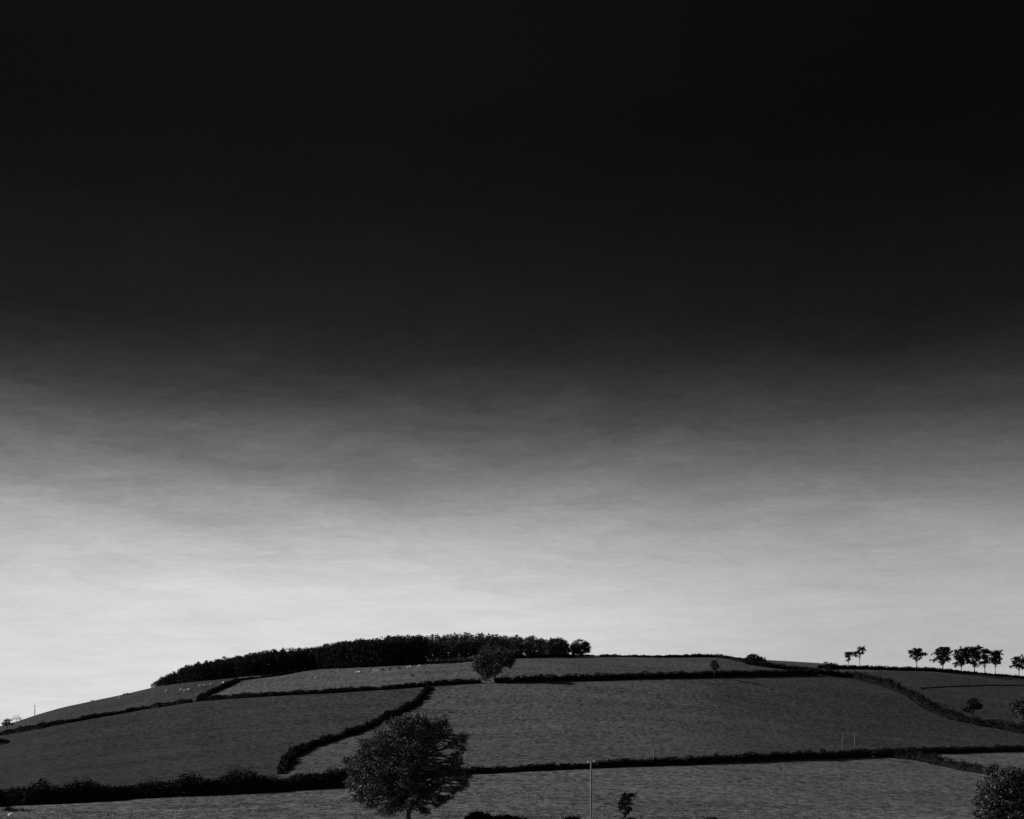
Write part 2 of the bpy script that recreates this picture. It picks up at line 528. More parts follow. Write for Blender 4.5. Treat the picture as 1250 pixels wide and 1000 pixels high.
# ------------------------------------------------------------------ hedges
def hedge(name, label, pts, width=1.7, leaf=0.42, per_m=70, rag=0.22, mat=M_HEDGE, hmul=1.0, seed=0, cat='hedge', group='field hedges on the hillside', bush=0.0):
    """pts: (u, v of the foot, height in photo pixels) along the run"""
    r = np.random.default_rng(seed + 100)
    P, H = [], []
    for (u, v, hp) in pts:
        g = on_ground(u, v)
        P.append(g)
        H.append(max(hp * m_per_px(g[1]) * hmul, 0.5))
    P = np.array(P); H = np.array(H)
    seg = np.linalg.norm(np.diff(P[:, :2], axis=0), axis=1)
    s = np.concatenate([[0], np.cumsum(seg)])
    L = s[-1]
    ns = max(int(L / 1.2), 4)
    ss = np.linspace(0, L, ns)
    xs_ = np.interp(ss, s, P[:, 0]); ys_ = np.interp(ss, s, P[:, 1])
    # soften the corners of the run
    for _ in range(3):
        xs_[1:-1] = (xs_[:-2] + 2 * xs_[1:-1] + xs_[2:]) / 4
        ys_[1:-1] = (ys_[:-2] + 2 * ys_[1:-1] + ys_[2:]) / 4
    hs_ = np.interp(ss, s, H)
    ph = r.random(6) * 6.28
    bump = 0.5 * np.sin(ss * 0.9 + ph[0]) + 0.35 * np.sin(ss * 2.1 + ph[1]) + 0.45 * np.sin(ss * 0.31 + ph[2])
    jit = np.convolve(r.standard_normal(ns + 2), [0.25, 0.5, 0.25], mode='valid')
    jit = jit + 1.3 * (r.random(ns) < 0.05) - 1.0 * (r.random(ns) < 0.05)
    hs_ = hs_ * (0.92 + rag * (0.6 * bump + 1.0 * jit))
    hs_ = np.maximum(hs_, 0.4)
    hs_[0] *= 0.75; hs_[-1] *= 0.75
    ws_ = width * (0.85 + 0.2 * bump * rag * 3 + 0.15 * jit)
    ws_ = np.clip(ws_, width * 0.5, width * 1.7)
    o = np.array([xs_[0], ys_[0], float(ground(xs_[0], ys_[0]))])
    tx = np.gradient(xs_); ty = np.gradient(ys_)
    tl = np.hypot(tx, ty) + 1e-9
    nx_, ny_ = -ty / tl, tx / tl
    mb = MB()
    # the twiggy inside of the hedge
    prof = np.array([(-.42, -.12), (-.44, .45), (-.26, .80), (0, .90), (.26, .80), (.44, .45), (.42, -.12)])
    kp = len(prof)
    jz = 1 + 0.10 * r.standard_normal((ns, kp))
    offs = prof[None, :, 0] * ws_[:, None] * jz
    hgt = 0.86 * prof[None, :, 1] * hs_[:, None] * np.where(prof[None, :, 1] > 0, jz, 1)
    vx = xs_[:, None] + nx_[:, None] * offs
    vy = ys_[:, None] + ny_[:, None] * offs
    vz = ground(vx, vy) + hgt
    V = np.stack([vx, vy, vz], -1).reshape(-1, 3) - o
    ii = np.arange(ns * kp).reshape(ns, kp)
    mb.add(V, np.stack([ii[:-1, :-1], ii[:-1, 1:], ii[1:, 1:], ii[1:, :-1]], -1).reshape(-1, 4))
    # leaf sprays through the outside, in clumps
    nc = int(L * per_m / 9) + 4
    cs = r.random(nc) * L
    ang = (r.random(nc) - 0.5) * 1.6 * PI
    rad = 0.80 + 0.28 * r.random(nc)
    reps = 9
    cs = np.repeat(cs, reps) + r.standard_normal(nc * reps) * leaf * 0.8
    cs = np.clip(cs, 0, L)
    ang = np.repeat(ang, reps) + r.standard_normal(nc * reps) * 0.18
    rad = np.repeat(rad, reps) + r.standard_normal(nc * reps) * 0.10
    W = np.interp(cs, ss, ws_); Hh = np.interp(cs, ss, hs_)
    off = np.sin(ang) * rad * W * 0.5
    up = np.clip(np.cos(ang), -0.7, 1)
    hz = (0.42 + 0.58 * np.sign(up) * np.abs(up) ** 0.8) * Hh * rad
    cx = np.interp(cs, ss, xs_) + np.interp(cs, ss, nx_) * off
    cy = np.interp(cs, ss, ys_) + np.interp(cs, ss, ny_) * off
    # loose shoots standing proud of the top
    k = int(L * 2.2)
    sc = r.random(k) * L
    px = np.interp(sc, ss, xs_) + r.standard_normal(k) * width * 0.2
    py = np.interp(sc, ss, ys_) + r.standard_normal(k) * width * 0.2
    pz = ground(px, py) + np.interp(sc, ss, hs_) * (0.96 + 0.16 * r.random(k) * (1 + 0.6 * bush))
    cz = ground(cx, cy) + np.maximum(hz, 0.05)
    cen = np.concatenate([np.stack([cx, cy, cz], 1), np.stack([px, py, pz], 1)]) - o
    mb.leaves(cen, leaf)
    ob = obj(name, mb.mesh(name), mat)
    ob.data.materials.append(M_CORE)
    mi = np.zeros(len(ob.data.polygons), dtype=np.int32)
    mi[:(ns - 1) * (kp - 1)] = 1
    ob.data.polygons.foreach_set('material_index', mi)
    ob.location = o
    return tag(ob, label, cat, group)


def shifted(pts, d):
    return [(u, v + d, h) for u, v, h in pts]


hedge('hedge', 'broad scrubby black hedge along the bottom left meadow, running behind the big oak',
      [(-40, 987, 20), (0, 983, 18), (26, 983, 20), (38, 983, 25), (52, 982, 28), (77, 981, 24), (105, 979, 22), (134, 977, 20), (145, 976, 16),
       (165, 975, 16), (197, 973.5, 19), (225, 972, 21), (253, 971, 25), (274, 970, 24), (300, 969, 22), (316, 968, 23), (347, 966, 16),
       (372, 964, 21), (390, 963, 16), (409, 961, 21), (432, 959, 19), (452, 957, 16)], width=3.4, leaf=0.27, per_m=620, rag=0.15, seed=1, bush=1.0)
hedge('hedge', 'long thin hedge across the slope from the oak to the pair of pale poles',
      [(455, 955, 6), (573, 945, 6.5), (605, 944, 7.5), (655, 941, 8.5), (700, 938.8, 8), (735, 937, 8), (793, 935, 9.5), (830, 933.6, 9),
       (880, 931, 10), (940, 928.5, 9.5), (1000, 926.5, 9), (1035, 925, 9), (1062, 923.5, 9.5)], width=2.0, leaf=0.32, per_m=150, rag=0.16, seed=2)
hedge('hedge', 'dark straight hedge at far right below the sloping field, above a pale grass strip',
      [(1064, 920, 6), (1100, 920, 6.5), (1132, 919.7, 7), (1188, 918.2, 7), (1250, 916.8, 7), (1300, 915, 7)], width=2.4, leaf=0.34, per_m=130, rag=0.12, seed=3)
hedge('hedge', 'bushy hedge falling to the right towards the big shrub in the bottom right corner',
      [(1066, 923.5, 9), (1085, 924.5, 9.5), (1118, 928, 10), (1152, 935.5, 10.5), (1177, 941, 11), (1203, 945, 10), (1235, 951, 10), (1290, 960, 10)],
      width=2.6, leaf=0.32, per_m=170, rag=0.28, seed=4, bush=1.0)
hedge('hedge', 'dark hedge at far left climbing the hill to the gap below the plantation',
      [(-40, 907, 4.5), (0, 898, 4.5), (26, 894, 6), (55, 888.5, 6), (64, 886, 6.5), (82, 883, 4.5), (113, 877, 4.5), (160, 869, 4.5), (179, 865.5, 4.8), (212, 861, 4.5), (234, 857.5, 5)],
      width=2.2, leaf=0.42, per_m=110, rag=0.2, seed=5)
hedge('hedge', 'long level hedge under the sheep field, ending at the round tree',
      [(240, 856.5, 6), (275, 853.5, 5.5), (314, 851, 5.3), (386, 847, 5.2), (430, 844.3, 5.2), (470, 842, 5.2), (522, 838, 6.2), (553, 836, 7), (587, 834.3, 5.5)],
      width=2.2, leaf=0.42, per_m=110, rag=0.13, seed=6)
hedge('hedge', 'thick dark hedge running right from the round tree across the top of the largest field',
      [(605, 833.5, 7), (620, 834, 8.5), (646, 833, 8.5), (690, 831.7, 8.2), (740, 830.5, 7.8), (825, 828, 7.5), (850, 827.6, 7.8), (917, 825.4, 6.8), (951, 824.8, 6.5), (996, 824, 7)],
      width=2.6, leaf=0.42, per_m=120, rag=0.12, seed=7)
hedge('hedge', 'low skyline hedge right of the small bright gap, up to the dome shaped bush',
      [(731.5, 802, 2.6), (760, 802, 2.6), (800, 803, 2.7), (840, 802.6, 3.6), (870, 802.5, 4), (884, 804, 4.2), (900, 807.5, 4.5), (912, 810, 4.8)],
      width=2.0, leaf=0.45, per_m=90, rag=0.1, seed=8)
hedge('hedge', 'short low skyline hedge between the end tree of the wood and the bright gap',
      [(708, 801.5, 2.2), (716, 801.5, 2.4), (725.5, 801.6, 2.4)], width=1.8, leaf=0.42, per_m=90, rag=0.1, seed=18)
hedge('hedge', 'dark hedge slanting down from the dome shaped bush to the hedge junction',
      [(911, 811, 5), (931, 814, 6), (951, 816.5, 6), (981, 819, 4.6), (1002, 820, 4.5)], width=2.4, leaf=0.45, per_m=110, rag=0.18, seed=9)
hedge('hedge', 'tall rough hedge curving steeply down the right side of the largest field',
      [(999, 823.5, 7), (1022, 825.5, 7), (1045, 829, 8), (1071, 835.5, 9), (1090, 842.5, 10), (1109, 850.5, 10.5), (1120, 859, 11.5), (1131, 866.5, 12), (1146, 873, 11.5), (1160, 878, 11),
       (1185, 883.5, 10.5), (1212, 888.5, 10.5), (1250, 896, 11), (1290, 903, 11)], width=3.0, leaf=0.42, per_m=140, rag=0.26, seed=10, bush=0.6)
hedge('hedge', 'skyline hedge on the right under the row of separate trees',
      [(1000, 815.5, 3.6), (1025, 816.5, 4), (1071, 817.5, 4.6), (1119, 819, 4.6), (1150, 820.5, 4.2), (1188, 823, 3), (1224, 826, 2.8), (1250, 828, 2.8), (1290, 833, 3)],
      width=2.0, leaf=0.45, per_m=100, rag=0.12, seed=11)
hedge('hedge', 'very thin low hedge line across the small right hand field',
      [(1122, 840.4, 1), (1140, 839.8, 1), (1180, 838, 1), (1202, 837, 1), (1250, 837, 1), (1290, 838, 1)], width=0.7, leaf=0.2, per_m=60, rag=0.15, seed=12)
hedge('hedge', 'low hedge curving up along the lower edge of the black plantation',
      [(290, 831.5, 3), (314, 828.5, 3), (338, 825.5, 3), (362, 820.8, 3), (381, 817.6, 3.2), (400, 816, 3)], width=1.8, leaf=0.42, per_m=90, rag=0.12, seed=13)
hedge('hedge', 'short steep hedge linking the left gap with the plantation edge',
      [(243, 853.5, 5), (252, 849.5, 5), (265, 843.5, 5), (279, 837, 5), (290, 832, 4)], width=2.2, leaf=0.42, per_m=110, rag=0.16, seed=14)
hedge('undergrowth', 'dark undergrowth along the foot of the broad leaved wood, right of the round tree',
      [(584, 804.2, 5), (606, 803.4, 7), (620, 803.2, 7), (634, 803, 6.5), (660, 802.6, 4.2), (690, 802.3, 4), (703, 802.2, 3)], width=3.0, leaf=0.45, per_m=110, rag=0.3, seed=16,
      cat='undergrowth', group='undergrowth at the wood edge', mat=M_DARK)
hedge('hedge', 'winding hedge curving down between the two big middle fields',
      [(344, 945, 5), (346, 938, 7), (350, 930, 9), (357, 923.5, 9), (370, 917, 8), (383, 911, 8), (412, 902, 7.5), (443, 891.5, 7.5), (462, 882.5, 7.5), (479, 874, 7.5), (495, 866.5, 7), (506, 860.5, 7),
       (515, 852, 7), (520, 844, 6.5), (523, 839, 6)], width=2.2, leaf=0.36, per_m=170, rag=0.3, seed=15, hmul=0.85)

# ------------------------------------------------------------------ trees
def limb_path(a, b, r, n=6, sag=0.12):
    a = np.asarray(a, float); b = np.asarray(b, float)
    tt = np.linspace(0, 1, n)[:, None]
    d = np.linalg.norm(b - a)
    pts = a + (b - a) * tt
    pts[:, 2] += sag * d * np.sin(tt[:, 0] * PI) * (1 if b[2] > a[2] else 0.6)
    pts[1:-1] += r.standard_normal((n - 2, 3)) * d * 0.035
    return pts


def lobed_tree(lobes, trunk_h, trunk_r, leaf, dens, seed, clump=0.55, per_clump=16, shell=0.55, twig=0.025, trunk_top=None, lean=(0, 0)):
    """lobes: (x, y, z, rx, ry, rz) in metres about the foot. Returns wood and leaf meshes as MB."""
    r = np.random.default_rng(seed)
    wood, crown = MB(), MB()
    top = np.array([lean[0], lean[1], trunk_h])
    tt = np.linspace(0, 1, 7)
    tp = np.stack([top[0] * tt ** 1.4, top[1] * tt ** 1.4, -0.5 + (trunk_h + 0.5) * tt], 1)
    tp[1:-1, :2] += r.standard_normal((5, 2)) * trunk_r * 0.12
    rr = trunk_r * (1 - 0.38 * tt); rr[0] *= 1.55; rr[1] *= 1.12
    wood.tube(tp, rr, 9)
    if trunk_top is not None:                                       # the leader goes on into the crown
        lp = limb_path(tp[-1], trunk_top, r, 6, 0.0)
        wood.tube(lp, np.linspace(rr[-1] * 0.95, rr[-1] * 0.18, 6), 7)
    cents, szs = [], []
    for (x, y, z, rx, ry, rz) in lobes:
        c = np.array([x, y, z])
        k = 0.62 + 0.36 * r.random()
        a = tp[-1] * k + np.array([0, 0, 0]) if z < trunk_h * 1.5 or trunk_top is None else tp[-1] + (np.asarray(trunk_top) - tp[-1]) * min(0.75, max(0.0, (z - trunk_h) / (trunk_top[2] - trunk_h + 1e-6) - 0.25) )
        d = np.linalg.norm(c - a)
        br = min(trunk_r * 0.42, 0.045 * d * trunk_r / 0.45 + 0.03)
        lp = limb_path(a, c, r)
        wood.tube(lp, np.linspace(br, br * 0.3, len(lp)), 5)
        area = rx * rz + ry * rz + rx * ry
        n = max(4, int(dens * area))
        dv = r.standard_normal((n, 3)); dv /= np.linalg.norm(dv, axis=1)[:, None]
        rad = shell + (1.0 - shell) * r.random(n) ** 0.6
        cc_ = c + dv * rad[:, None] * np.array([rx, ry, rz])
        for q in cc_[: max(3, n // 5)]:
            wp = limb_path(c + (lp[-2] - c) * 0.4, q, r, 4, 0.05)
            wood.tube(wp, np.linspace(br * 0.28 + twig * 0.3, twig * 0.4, 4), 3, cap=False)
        m = per_clump
        pts = np.repeat(cc_, m, axis=0) + r.standard_normal((n * m, 3)) * clump * np.array([0.5, 0.5, 0.34])
        cents.append(pts)
    cents = np.vstack(cents)
    cents = cents[cents[:, 2] > 0.15]
    crown.leaves(cents, leaf)
    return wood, crown


def px_tree(name, label, cat, u, vbase, lobes_px, trunk_v, trunk_w, leaf, dens, seed, mat, bark=M_BARK, group=None, depth=0.85, back=True,
            clump=0.55, per_clump=16, shell=0.55, top_px=None, lean_px=0.0, y_at=None, jit=0.55):
    g = on_ground(u, vbase)
    if y_at is not None:
        x = (u - U0) / F_PX * y_at
        g = np.array([x, y_at, float(ground(x, y_at))])
    s = m_per_px(g[1])
    vb = VH - (g[2] - CAM_Z) / g[1] * F_PX
    r = np.random.default_rng(seed + 5)
    half = max(abs(l[0] - u) + l[2] for l in lobes_px) * s
    L = []
    for (lu, lv, ru, rv) in lobes_px:
        x = (lu - u) * s; z = (vb - lv) * s; rx = ru * s; rz = rv * s
        room = math.sqrt(max(half ** 2 - x ** 2, 0.0)) * depth
        room = max(room - rx * 0.6, 0.0)
        if back and room > rx * 0.8:
            L.append((x, -room * (0.45 + 0.25 * r.random()), z - rz * 0.05, rx * 0.92, rx * 0.8, rz * 0.92))
            L.append((x, room * (0.35 + 0.3 * r.random()), z, rx * 0.95, rx * 0.85, rz * 0.95))
        else:
            L.append((x, (r.random() - 0.5) * 2 * room * jit, z, rx, rx * 0.9, rz))
    th = (vb - trunk_v) * s
    tt = None if top_px is None else ((top_px[0] - u) * s, 0.0, (vb - top_px[1]) * s)
    wood, crown = lobed_tree(L, th, trunk_w * s / 2, leaf, dens, seed, clump, per_clump, shell, trunk_top=tt, lean=(lean_px * s, 0))
    root = thing(name, label, cat, g, 0, group)
    obj('trunk', wood.mesh('trunk'), bark, root, smooth=True)
    obj('crown', crown.mesh('crown'), mat, root)
    return root


# the big oak in the meadow
OAK = [(505, 887, 27, 12), (478, 900, 24, 14), (532, 888, 12, 11), (458, 914, 20, 12), (502, 912, 26, 14), (526, 904, 15, 11), (560, 905, 8, 7),
       (559, 931, 8, 6), (546, 940, 17, 8), (562, 947, 10, 7), (436, 934, 12, 9), (456, 938, 20, 12), (436, 958, 11, 11), (460, 962, 18, 10), (488, 938, 22, 13),
       (520, 934, 15, 10), (556, 962, 6, 5), (530, 975, 12, 7), (510, 984, 10, 7), (480, 984, 12, 7), (446, 972, 10, 6), (512, 966, 10, 8), (480, 968, 12, 8), (500, 956, 14, 9),
       (507, 879, 20, 6), (486, 886, 16, 8), (566, 914, 5, 6), (568, 939, 5, 6), (474, 992, 8, 4), (518, 991, 9, 4), (454, 984, 7, 4), (434, 973, 6, 5), (547, 973, 6, 3.5),
       (425, 955, 5, 4), (541, 953, 8, 4), (568, 957, 4, 5), (424, 928, 5, 5), (443, 916, 6, 6), (541, 880, 6, 5), (548, 893, 6, 4), (552, 910, 6, 4), (536, 984, 6, 4), (557, 922, 7, 5), (446, 922, 11, 7), (470, 926, 12, 6), (534, 920, 6, 5)]
_r = random.Random(4)
for (a, b, c_, d) in OAK[:24]:                                       # small sprays that break the outline
    for q in range(2):
        th = _r.random() * 2 * PI
        OAK.append((a + math.cos(th) * c_ * 1.02, b + math.sin(th) * d * 1.05, 3.0 + 2 * _r.random(), 2.2 + 1.6 * _r.random()))
px_tree('oak_tree', 'big spreading oak tree standing in the meadow at the bottom of the hill', 'tree', 498, 1004.5, OAK, 972, 9.5, 0.19, 8.0, 21, M_OAK,
        clump=0.42, per_clump=25, shell=0.5, top_px=(500, 898))

# the round tree in the upper hedge line
RT = [(602, 796, 19, 9), (588, 806, 12, 9), (616, 800, 12, 9), (602, 808, 20, 9), (619, 809, 9, 6), (587, 818, 9, 6), (596, 822, 9, 5), (604, 818, 9, 5), (583, 812, 7, 6), (622, 805, 7, 6), (592, 827, 6, 4)]
px_tree('round_tree', 'full round crowned tree standing in the upper hedge in front of the wood', 'tree', 603.5, 832.5, RT, 817, 4.2, 0.5, 2.6, 22, M_BEECH,
        bark=M_BARK_L, clump=0.85, per_clump=12, shell=0.5, top_px=(602, 797))
px_tree('hedge_tree', 'small oval bush of a tree rising alone from the thick upper hedge', 'tree', 872, 827, [(872.5, 812, 5.2, 5), (871.5, 809.5, 4.2, 3.4), (873.5, 815, 4.4, 3.6)],
        818, 1.6, 0.42, 5, 23, M_DARK, clump=0.5, per_clump=12)
px_tree('hedge_tree', 'small dark tree with a sideways crown above the tall hedge on the right slope', 'tree', 1186.5, 880,
        [(1188, 859, 8, 5.5), (1191, 862, 7, 4), (1181, 866, 5.5, 4), (1187, 855, 4, 3), (1195, 863, 4, 3)], 870, 1.7, 0.4, 4.2, 24, M_HEDGE, clump=0.6, per_clump=12, lean_px=1)
px_tree('hedge_tree', 'loose leafy tree cut by the right edge of the frame, above the tall hedge', 'tree', 1246, 893,
        [(1240, 858, 8, 5), (1250, 853, 9, 6), (1246, 864, 9, 6), (1236, 864, 4, 3), (1256, 862, 9, 8), (1248, 876, 6, 8), (1244, 885, 6, 6), (1236, 858, 5, 5), (1240, 868, 5, 5), (1252, 868, 8, 6)], 876, 1.8, 0.36, 8, 25, M_OAK, clump=0.6, per_clump=11, shell=0.3)
px_tree('young_tree', 'young wind bent tree with a narrow crown, alone right of the tall pole', 'tree', 763.5, 1002,
        [(764, 972, 5.5, 4), (771, 971, 5, 2.6), (761, 979, 5.5, 5), (769, 980, 4.5, 4), (759, 986, 5, 4), (766, 988, 5.5, 4), (763.5, 994, 4, 3.5)], 985, 1.4, 0.19, 48, 26, M_HEDGE,
        clump=0.26, per_clump=9, shell=0.3, back=False, top_px=(766, 972), y_at=153)
px_tree('dome_bush', 'dome shaped bush standing on the skyline at the bend of the hedge', 'bush', 920, 811,
        [(919, 803.5, 9, 5), (912, 806, 6, 4), (928, 805.5, 7, 3.8), (919, 807.5, 13, 4)], 807, 1.5, 0.5, 3.4, 27, M_DARK, clump=0.6, per_clump=12)
px_tree('skyline_shrub', 'low ragged shrub in the skyline hedge, left of the pair of slim trees', 'bush', 1014, 819,
        [(1008, 810.5, 3.5, 3), (1014, 812, 5, 3), (1020, 812.5, 4, 2.8), (1010, 815, 5, 3), (1018, 816, 5, 3)], 815, 1.2, 0.42, 4, 28, M_HEDGE, clump=0.5, per_clump=9)
px_tree('small_tree', 'small dark tree with a thin stem at the far left edge of the hill', 'tree', 8.5, 893.5,
        [(10, 880.5, 4.5, 3), (5.5, 884, 3.4, 2.4), (12.5, 884, 3, 2), (8, 881.5, 4, 3)], 886, 0.8, 0.36, 5, 29, M_HEDGE, clump=0.45, per_clump=10)
px_tree('scrub_bush', 'low dark bush at the far left edge below the climbing hedge', 'bush', 2, 908.5, [(1, 904.5, 6, 3.2), (7, 906, 5, 2.3), (-6, 905, 6, 3.5)], 906.5, 1.0, 0.36, 5, 30, M_HEDGE, clump=0.5, per_clump=11)
px_tree('pale_bush', 'faint pale bush just showing behind the far left slope', 'bush', 20, 878, [(20, 875.5, 4, 3), (25, 877.5, 3.5, 2), (16, 878, 3.5, 2)], 878, 0.5, 0.3, 2.4, 31, M_PALE, clump=0.5, per_clump=5, y_at=690)
px_tree('skyline_tuft', 'tiny dark bush on the bare left skyline, alone halfway up', 'bush', 112, 857, [(112, 855.5, 1.6, 1.2), (114, 856, 1.2, .8)], 856, 0.3, 0.3, 6, 32, M_HEDGE, clump=0.3, per_clump=8)
px_tree('skyline_tuft', 'tiny dark bush on the left skyline close to the end of the plantation', 'bush', 154, 849, [(152, 847.6, 2.2, 1.1), (156, 847, 2.2, 1.3)], 848.5, 0.3, 0.3, 6, 33, M_HEDGE, clump=0.3, per_clump=8)

# large shrub in the bottom right corner
SH = [(1222, 948, 14, 9), (1240, 945, 15, 10), (1206, 962, 11, 10), (1226, 964, 18, 13), (1248, 962, 16, 14), (1200, 978, 9, 9), (1216, 982, 18, 12), (1240, 982, 20, 14),
      (1262, 975, 16, 16), (1204, 994, 10, 9), (1228, 998, 20, 10), (1254, 1000, 18, 10), (1212, 941, 5, 4), (1252, 950, 10, 8), (1196, 993, 6, 6)]
px_tree('hawthorn_shrub', 'large leafy shrub with glinting leaves filling the bottom right corner', 'shrub', 1232, 1008, SH, 1000, 4, 0.20, 22, 34, M_SHRUB, clump=0.45, per_clump=13, shell=0.35, y_at=140)

# dark bushes cut by the bottom edge
def low_bush(label, lobes_px, y_at, seed, leaf=0.18, dens=34, mat=M_HEDGE):
    u = sum(l[0] for l in lobes_px) / len(lobes_px)
    px_tree('bramble_bush', label, 'bush', u, 1004, lobes_px, 1001, 1.2, leaf, dens, seed, mat, group='bushes along the bottom edge', clump=0.3, per_clump=12, shell=0.35, y_at=y_at)


low_bush('rounded dark bush at the bottom edge just right of the oak', [(582, 996, 10, 5.5), (590, 997, 9, 5), (574, 1000, 8, 4), (596, 1000, 8, 4)], 141, 41)
low_bush('flat dark bush at the bottom edge beside the rounded one', [(608, 1000, 8, 4.5), (618, 1000, 9, 4.5), (628, 1001, 9, 4), (638, 1002, 7, 4)], 141, 42)
low_bush('small dark bush at the bottom edge left of the tall pole', [(698, 1000, 7, 3.5), (703, 1001, 5, 4), (690, 1003, 7, 3.5)], 141, 43)
low_bush('low scraggy bush at the foot of the wind bent young tree', [(770, 1002, 6, 4), (758, 1003, 6, 3.5)], 141, 44)
low_bush('low dark bush at the bottom edge well right of the young tree', [(865, 1002, 7, 3.5), (872, 1001, 5, 3.5)], 141, 45)
low_bush('dark straggling bush beside the white sack at the bottom left', [(10, 989, 5, 3.2), (16, 990, 5, 2.6), (24, 990.5, 5, 1.6), (32, 990, 4, 1)], 182, 46)


def sky_tree(label, u, vb, trunk_v, tw, lobes, seed, lean=0.0, dens=5.5, leaf=0.5):
    rj = random.Random(seed)
    lobes = list(lobes)
    for (a, b, c_, d) in list(lobes):
        for q in range(3):
            th = rj.random() * 2 * PI
            k_ = 0.95 + 0.35 * rj.random()
            lobes.append((a + math.cos(th) * c_ * k_, b + math.sin(th) * d * k_, 0.9 + 0.5 * rj.random(), 0.8 + 0.6 * rj.random()))
    px_tree('skyline_tree', label, 'tree', u, vb, lobes, trunk_v, tw, leaf, dens, seed, M_HEDGE, group='trees standing apart on the right skyline',
            depth=0.7, clump=0.55, per_clump=11, shell=0.15, lean_px=lean, top_px=(lobes[0][0], lobes[0][1]), back=False)


sky_tree('smaller slim tree of the skyline pair, left one with a flat tuft', 1036, 816.5, 804, 0.9, [(1034, 797.6, 3, 2), (1038, 798, 3, 2), (1036, 800.5, 2.6, 2), (1036, 805, 1.5, 2.5)], 51)
sky_tree('taller slim tree of the skyline pair, leaning with an open crown', 1049, 816.5, 800, 0.8, [(1050, 792, 4, 2.6), (1053.5, 793, 2.6, 2.6), (1045, 797, 3.6, 2), (1050.5, 797, 3.6, 2), (1043, 800, 2, 1.2)], 52, lean=0.6, dens=4.5)
sky_tree('small fan shaped skyline tree standing alone left of the tree row', 1119, 818.5, 806, 1.1,
         [(1121, 794.5, 4.5, 2.8), (1114, 795.2, 4, 2.6), (1119, 799, 5, 3.4), (1127, 798.4, 4.4, 1.6), (1118.5, 803, 2.6, 2.6), (1112, 800, 1.8, 1.2), (1121, 801, 3.6, 2.6), (1118, 796, 5, 3)], 53)
sky_tree('broad square topped skyline tree, first in the row of trees', 1151, 820, 809, 1.5,
         [(1150, 792.5, 7, 2.6), (1157, 793, 4.6, 3.6), (1143.5, 797, 4.6, 3.6), (1153, 799, 7.5, 5.4), (1146, 804, 5, 2.6), (1140, 806, 3.6, 1.2), (1156, 805, 4, 3), (1151, 807.5, 4, 3)], 54)
sky_tree('wide skyline tree with drooping skirt, second in the row', 1173.5, 822, 811, 1.4,
         [(1174, 794.5, 5, 3.4), (1167, 796.5, 4.2, 3.4), (1180, 793.5, 4.6, 3.4), (1170, 802, 5, 4.6), (1178, 802, 6, 5.4), (1168, 810, 3.6, 2.6), (1183, 806.5, 3.4, 3.4), (1176, 810, 3.4, 2.4), (1173, 806, 4, 4), (1180, 799, 5, 4)], 55)
sky_tree('tallest skyline tree with a flat top, third in the row', 1189.5, 823, 812, 1.5,
         [(1194, 791, 4.4, 2.4), (1186.5, 792.6, 4.8, 3.8), (1189, 800, 7, 5.4), (1194.5, 803, 3.8, 4.6), (1187, 808, 4.6, 3.4), (1197, 796, 2.4, 2.4), (1191, 796, 5, 4), (1191, 811, 3.6, 3)], 56)
sky_tree('narrow skyline tree on a bent stem, fourth in the row', 1202.5, 824, 812, 1.2,
         [(1202, 795, 4.8, 3.2), (1207, 796.4, 3.4, 2.6), (1201, 801, 4.8, 4.4), (1203.5, 808, 4.4, 3), (1198.4, 808.6, 2.6, 1.6), (1204, 803, 4, 4)], 57, lean=-0.8)
sky_tree('rounded skyline tree on a thin straight stem, last in the row', 1215, 825, 810, 0.8,
         [(1213, 798, 4.8, 4.2), (1219.4, 797, 4, 3.4), (1212, 805, 4.8, 3.4), (1220.4, 805, 3.2, 2.8), (1216, 802, 5, 3.6), (1214, 809, 3.6, 3), (1218, 808, 3, 2.4)], 58)
sky_tree('separate bushy skyline tree at the right edge of the frame', 1244, 828, 816, 1.1,
         [(1243, 803, 4.8, 2.6), (1238.4, 808, 3.8, 3.6), (1247, 808, 5.6, 4.4), (1242, 813, 4.6, 2.6), (1249.5, 815, 3.6, 2.6), (1236.4, 813, 2, 1.6), (1253, 807, 4, 4)], 59)

# ------------------------------------------------------------------ the hilltop wood
def conifer(H, W, seed):
    r = np.random.default_rng(seed)
    wood, crown = MB(), MB()
    wood.tube([[0, 0, -0.5], [0, 0, H * 0.4], [0, 0, H * 0.97]], [0.22, 0.16, 0.03], 6)
    cents = []
    n = 70
    for i in range(n):
        f = (i + 0.5) / n
        z = H * (0.08 + 0.88 * f)
        rad = W / 2 * (1 - f ** 3.2) ** 0.8 * (0.7 + 0.45 * r.random()) + 0.15
        az = i * 2.399963
        tip = np.array([math.cos(az) * rad, math.sin(az) * rad, z - 0.10 * rad])
        wood.tube([[0, 0, z], tip], [0.05, 0.02], 3, cap=False)
        k = 4 if rad > 0.8 else 2
        for q in np.linspace(0.35, 1.0, k):
            cents.append(np.array([0, 0, z]) * (1 - q) + tip * q + r.standard_normal((8, 3)) * np.array([0.36, 0.36, 0.3]))
    crown.leaves(np.vstack(cents), 0.55)
    return wood, crown


def broadleaf(H, W, seed, c0=0.22):
    r = np.random.default_rng(seed)
    lobes = []
    for i in range(15):
        az = i * 2.399963
        f = (i + 0.5) / 15
        z = H * (c0 + (0.90 - c0) * f)
        R = W / 2 * math.sin(PI * (0.20 + 0.66 * f)) * 0.66
        q = W * (0.17 + 0.05 * r.random())
        lobes.append((math.cos(az) * R, math.sin(az) * R, z, q, q, q * 0.8))
    lobes.append((0, 0, H * 0.62, W * 0.27, W * 0.27, H * 0.2))
    return lobed_tree(lobes, H * c0, 0.3, 0.55, 1.9, seed, 0.8, 11, 0.55, trunk_top=(0, 0, H * 0.8))


